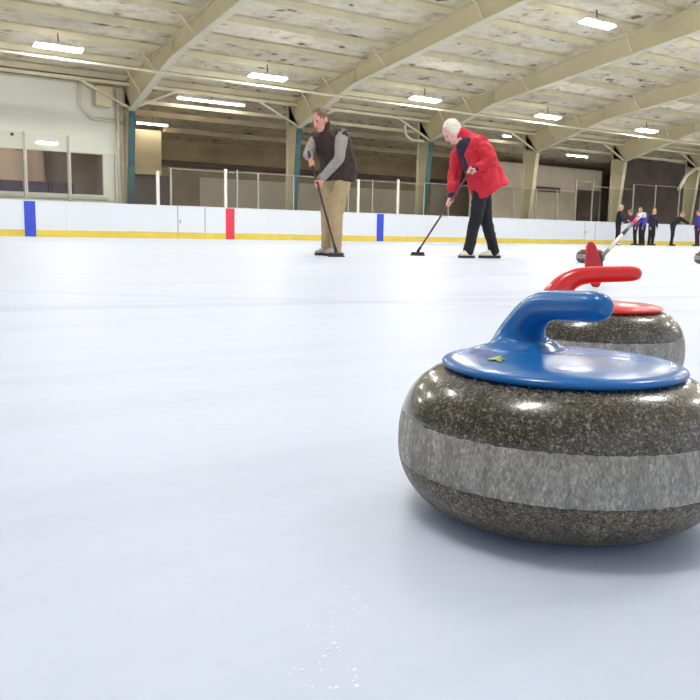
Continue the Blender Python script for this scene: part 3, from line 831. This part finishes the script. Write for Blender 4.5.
# ---- the man in the dark vest, sweeping
MAN = cam_pt(-.235, 9.30)
mJ = dict(pelvis=(.055, .05, .92), waist=(.045, .03, 1.08), chest=(.0, .0, 1.255), neck=(-.085, -.06, 1.395), head=(-.145, -.12, 1.505), face=(-.62, -.66, -.46),
          shL=(.10, -.14, 1.345), elL=(.075, -.29, 1.06), wrL=(-.06, -.365, .865), shR=(-.205, .09, 1.325), elR=(-.285, -.04, 1.12), wrR=(-.245, -.20, 1.06),
          hipL=(.11, -.03, .90), hipR=(.01, .12, .90), knL=(.05, -.08, .50), knR=(-.05, .05, .50), anL=(.05, -.06, .09), anR=(-.055, .07, .09),
          toeL=(-.075, -.20, .04), toeR=(-.18, -.04, .04))
# broom line through both hands
bt, bb = V((-.265, -.26, 1.14)), V((.065, -.50, .05))
def on_line(a, b, z):
    t = (z - a.z) / (b.z - a.z); return a + (b - a) * t
mJ['gripR'] = on_line(bt, bb, 1.02); mJ['gripL'] = on_line(bt, bb, .77); mJ['shaft'] = bt - bb
mJ['wrR'] = mJ['gripR'] + V((-.02, .06, .075)); mJ['wrL'] = mJ['gripL'] + V((.045, .03, .085))
man = person('greying man in a dark vest, grey sleeves and khaki trousers, bent over his broom', 'people on the ice', MAN, mJ,
             dict(skin='skin', hair='hair_brown', trousers='khaki', top='grey_knit', shoe='shoe_grey', top_name='shirt', leg=1.02, sleeve=1.0))
bm = bmesh.new()
j = {k: V(v) for k, v in mJ.items()}; lat = (j['shR'] - j['shL']).normalized()
tube(bm, [j['pelvis'] + V((.0, .0, -.075)), j['pelvis'] + V((.005, 0, .03)), j['waist'], j['chest'], j['neck'] * .72 + j['chest'] * .28, j['neck'] + V((0, 0, .012))], [(.225, .19), (.225, .19), (.225, .185), (.225, .18), (.165, .13), (.085, .082)], 24, lat, cap=False)
for s in 'LR': tube(bm, [j['chest'] * .6 + j['sh'+s] * .4, j['sh'+s] * .95 + j['chest'] * .05], [.12, .088], 14)
o = link('vest', bm, M['vest'], man, True); remesh(o, .009, 3); relief(o, 11, .012)
bm = bmesh.new(); tube(bm, [j['neck'] - V((0, 0, .01)), j['neck'] + V((-.012, -.012, .05))], [(.078, .078), (.074, .076)], 18); o = link('collar', bm, M['vest'], man, True)
broom('dark-shafted curling broom held by the man in the vest', None, MAN, bt, (bb.x, bb.y), M['dark_shaft'], M['brush_black'], (1, .3, 0))

# ---- the woman in the red coat, sweeping
WOM = cam_pt(1.51, 9.42)
wJ = dict(pelvis=(-.02, .0, .86), waist=(-.10, .0, 1.01), chest=(-.165, .0, 1.20), neck=(-.285, -.0, 1.345), head=(-.395, .0, 1.425), face=(-.70, -.16, -.70),
          shL=(-.10, -.17, 1.29), elL=(.015, -.30, 1.09), wrL=(-.12, -.31, 1.00), shR=(-.25, .17, 1.29), elR=(-.325, .20, 1.00), wrR=(-.36, .10, .74),
          hipL=(-.035, -.085, .84), hipR=(.0, .085, .84), knL=(-.09, -.10, .47), knR=(.05, .09, .47), anL=(-.165, -.10, .10), anR=(.165, .09, .10),
          toeL=(-.275, -.16, .04), toeR=(-.015, .04, .04))
bt, bb = V((-.17, -.335, 1.035)), V((-.69, .62, .05))
wJ['gripL'] = on_line(bt, bb, .975); wJ['gripR'] = on_line(bt, bb, .63); wJ['shaft'] = bt - bb
wJ['wrL'] = wJ['gripL'] + V((.085, .0, .03)); wJ['wrR'] = wJ['gripR'] + V((.03, .04, .085))
wom = person('white-haired woman in a red coat and black trousers, bent over her broom', 'people on the ice', WOM, wJ,
             dict(skin='skin_pale', hair='hair_white', hair_vol=1.10, hair_back=.020, hair_long=True, trousers='black_cloth', top='navy_top', shoe='cream_shoe', sole='black_shaft' if False else 'sole_dark', top_name='jumper', leg=.92))
j = {k: V(v) for k, v in wJ.items()}; lat = V((0, 1, 0))
bm = bmesh.new()
tube(bm, [V((.09, 0, .765)), V((.035, 0, .855)), V((-.02, 0, 1.0)), V((-.085, 0, 1.175)), V((-.15, 0, 1.29)), V((-.225, 0, 1.365))],
     [(.25, .225), (.25, .22), (.24, .205), (.225, .185), (.185, .14), (.10, .08)], 24, lat, cap=False)
for s in 'LR':
    m1 = (j['sh'+s] + j['el'+s]) / 2; m2 = (j['el'+s] + j['wr'+s]) / 2
    tube(bm, [V((-.11, 0, 1.23)) * .5 + j['sh'+s] * .5, j['sh'+s], m1, j['el'+s], m2, j['wr'+s] * .9 + j['el'+s] * .1], [.12, .10, .092, .080, .070, .056], 16)
o = link('coat', bm, M['red_coat'], wom, True); remesh(o, .009, 3); relief(o, 9, .022)
bm = bmesh.new(); tube(bm, [V((-.215, 0, 1.355)), V((-.28, 0, 1.405))], [(.095, .09), (.088, .082)], 18, lat); o = link('collar', bm, M['red_coat'], wom, True)
broom('wine-red shafted curling broom held by the woman in the red coat', None, WOM, bt, (bb.x, bb.y), M['wine_shaft'], M['brush_black'], (1, .25, 0))

# ---- the group in the distance, by the boards
def standing(lean=(0, 0), hip=(0, 0), yaw=0.0, arm='down', h=1.0):
    """joints of a figure facing +x rotated by yaw; lean = forward offset of shoulders, drop"""
    f, dz = lean
    J_ = dict(pelvis=(0, 0, .93), waist=(f*.25, 0, 1.08 - dz*.2), chest=(f*.6, 0, 1.27 - dz*.5), neck=(f*.95, 0, 1.46 - dz), head=(f*1.15 + .03, 0, 1.61 - dz*1.15), face=(1, 0, -.2 - f),
              shL=(f*.85, .18, 1.41 - dz*.85), shR=(f*.85, -.18, 1.41 - dz*.85), hipL=(0, .09, .90), hipR=(0, -.09, .90), knL=(.03, .10, .50), knR=(.0, -.10, .50), anL=(-.02, .11, .09), anR=(-.03, -.11, .09), toeL=(.17, .13, .04), toeR=(.16, -.13, .04))
    sh = J_['shL']
    if arm == 'down':
        for s, q in (('L', 1), ('R', -1)):
            J_['el'+s] = (f*.85 - .02, q*.25, 1.13 - dz*.85); J_['wr'+s] = (f*.85 + .06, q*.24, .89 - dz*.8)
    elif arm == 'front':
        for s, q in (('L', 1), ('R', -1)):
            J_['el'+s] = (f*.85 + .10, q*.24, 1.16 - dz*.9); J_['wr'+s] = (f*.85 + .31, q*.12, 1.08 - dz*.9)
    elif arm == 'reach':
        for s, q in (('L', 1), ('R', -1)):
            J_['el'+s] = (f*.85 + .22, q*.20, 1.30 - dz); J_['wr'+s] = (f*.85 + .42, q*.14, 1.17 - dz)
    c_, s_ = cos(yaw), sin(yaw)
    return {k: (v[0]*c_ - v[1]*s_, v[0]*s_ + v[1]*c_, v[2]*(h if k != 'face' else 1)) for k, v in J_.items()}
GR = 'players in the distance by the boards'
crowd = [
    (30.05, 23.2, 'distant grey-haired player in black standing at the left of the far group', standing((.05, .0), yaw=radians(-25), arm='front', h=1.03), dict(hair='hair_grey', trousers='black_cloth', top='black_cloth', shoe='cream_shoe')),
    (31.95, 23.7, 'distant player in a plum top between the black-clad and blue-shirted ones', standing((.22, .08), yaw=radians(170), arm='front', h=1.0), dict(hair='hair_brown', trousers='black_cloth', top='plum', shoe='sole_dark')),
    (31.36, 22.9, 'distant player in a royal blue top with pale shoulders', standing((.12, .04), yaw=radians(200), arm='down', h=1.0), dict(hair='hair_grey', trousers='black_cloth', top='royal', yoke='pale_blue', shoe='sole_dark', sleeve=1.15)),
    (32.9, 23.5, 'distant fair-haired player in dark clothes at the right of the blue-topped one', standing((.04, .0), yaw=radians(-60), arm='down', h=.98), dict(hair='hair_blond', trousers='black_cloth', top='navy_top', shoe='sole_dark')),
    (34.07, 23.2, 'distant grey-haired player in black leaning forward, apart from the far group', standing((.30, .12), yaw=radians(-15), arm='reach', h=1.0), dict(hair='hair_grey', trousers='black_cloth', top='black_cloth', shoe='sole_dark', sleeve=1.1)),
    (36.1, 23.2, 'distant player in blue cut off by the right edge of the picture', standing((.0, .0), yaw=radians(180), arm='down', h=1.0), dict(hair='hair_brown', trousers='plum', top='royal', shoe='sole_dark')),
]
for x, y, lab, J_, S_ in crowd:
    person(lab, GR, V((x, y, 0)), J_, S_, detail=False)

# ------------------------------------------------------------------ the red broom lying propped in the middle distance
hb = cam_pt(1.262, 4.16)
e = empty('curling_broom', hb, ROTZ)
tag(e, 'red-headed curling broom tilted on the ice behind the red handle', 'broom', 'curling brooms')
# red pad standing on its end, leaning; tapered towards the top
def pad(y0, y1, sx, top_dx, z0, z1):
    bm = bmesh.new(); rings = []
    for t in [i / 10 for i in range(11)]:
        z = z0 + (z1 - z0) * t
        w0 = .022 + (.044 - .022) * min(1, t / .40) if t < .40 else .044 - (.044 - .018) * ((t - .40) / .60) ** 1.1
        if t in (0, 1): w0 *= .6
        cx = .004 + top_dx * t
        rings.append([V((cx - w0 * sx, y0, z)), V((cx + w0 * sx, y0, z)), V((cx + w0 * sx, y1, z)), V((cx - w0 * sx, y1, z))])
    loft(bm, rings); return bm
o = link('brush_pad', pad(-.028, .012, 1.0, -.040, 0, .232), M['red_fabric'], e, True); bevel(o, .008, 3)
bm = pad(.0125, .035, .9, .012, .01, .18); o = link('head', bm, M['brush_black'], e, True); bevel(o, .006, 2)
sa, sb = V((.018, .05, .125)), V((.575, 1.02, .405))
dd = (sb - sa)
segs = [(0, .22, 'black_shaft'), (.22, .52, 'pale_shaft'), (.52, .78, 'black_shaft'), (.78, .93, 'red_plastic'), (.93, 1.0, 'pale_shaft')]
for i, (a, b, m) in enumerate(segs):
    bm = bmesh.new(); r_ = .0105 if m != 'red_plastic' else .0125
    tube(bm, [sa + dd * a, sa + dd * b], [r_, r_], 12, cap=(i in (0, 4)))
    link(('shaft', 'shaft', 'grip', 'tip_band', 'end_cap')[i], bm, M[m], e, True)
bm = bmesh.new(); tube(bm, [V((.0, .03, .115)), sa + dd * .02, sa + dd * .08], [.024, .024, .017], 12); link('joint', bm, M['brush_black'], e, True)

# ------------------------------------------------------------------ ice crumbs near the camera
bm = bmesh.new()
random.seed(3)
for i in range(50):
    t = random.random()
    x = -.010 + random.gauss(0, .010) + .010 * t; d = .405 + .13 * t
    if i % 3 == 0: a_ = random.random() * 6.28; x = -.012 + .019 * cos(a_); d = .420 + .013 * sin(a_)
    p = cam_pt(x, d); r0 = random.choice((.0005, .0007, .0008, .0012))
    n = 6; a0 = random.random() * 6
    rings = [[p + V((r0 * k * cos(a0 + 2*pi*i_/n) * (1 + .4 * random.random()), r0 * k * sin(a0 + 2*pi*i_/n), z)) for i_ in range(n)] for k, z in ((1, 0), (.7, r0 * .5))]
    loft(bm, rings)
o = link('ice_shavings', bm, M['shaving']); tag(o, 'white ice shavings scattered on the ice at the bottom', 'ice shavings', kind='stuff')

# ------------------------------------------------------------------ world, camera, colour
w = bpy.data.worlds.new('World'); scene.world = w; w.use_nodes = True
w.node_tree.nodes['Background'].inputs['Color'].default_value = (.9, .93, 1, 1)
w.node_tree.nodes['Background'].inputs['Strength'].default_value = .6

cam = bpy.data.cameras.new('Camera'); cam.sensor_width = 36; cam.lens = 36 * 800.1 / 700; cam.clip_start = .02; cam.clip_end = 300
co = bpy.data.objects.new('Camera', cam); col.objects.link(co)
p, roll = radians(8.22), .0192
fwd_ = (FW * cos(p) - V((0, 0, 1)) * sin(p)).normalized()
U = RT.cross(fwd_).normalized()
r2 = RT * cos(roll) + U * sin(roll); u2 = -RT * sin(roll) + U * cos(roll)
mt = Matrix((r2, u2, -fwd_)).transposed().to_4x4(); mt.translation = V((0, 0, .246))
co.matrix_world = mt
scene.camera = co
scene.view_settings.view_transform = 'Standard'; scene.view_settings.look = 'None'
scene.view_settings.gamma = 1; scene.view_settings.use_curve_mapping = False
scene.view_settings.exposure = 0.0
scene.cycles.use_denoising = True
try: scene.cycles.denoiser = 'OPENIMAGEDENOISE'
except Exception: pass
scene.cycles.max_bounces = 10; scene.cycles.diffuse_bounces = 6; scene.cycles.transparent_max_bounces = 24
scene.cycles.sample_clamp_indirect = 6
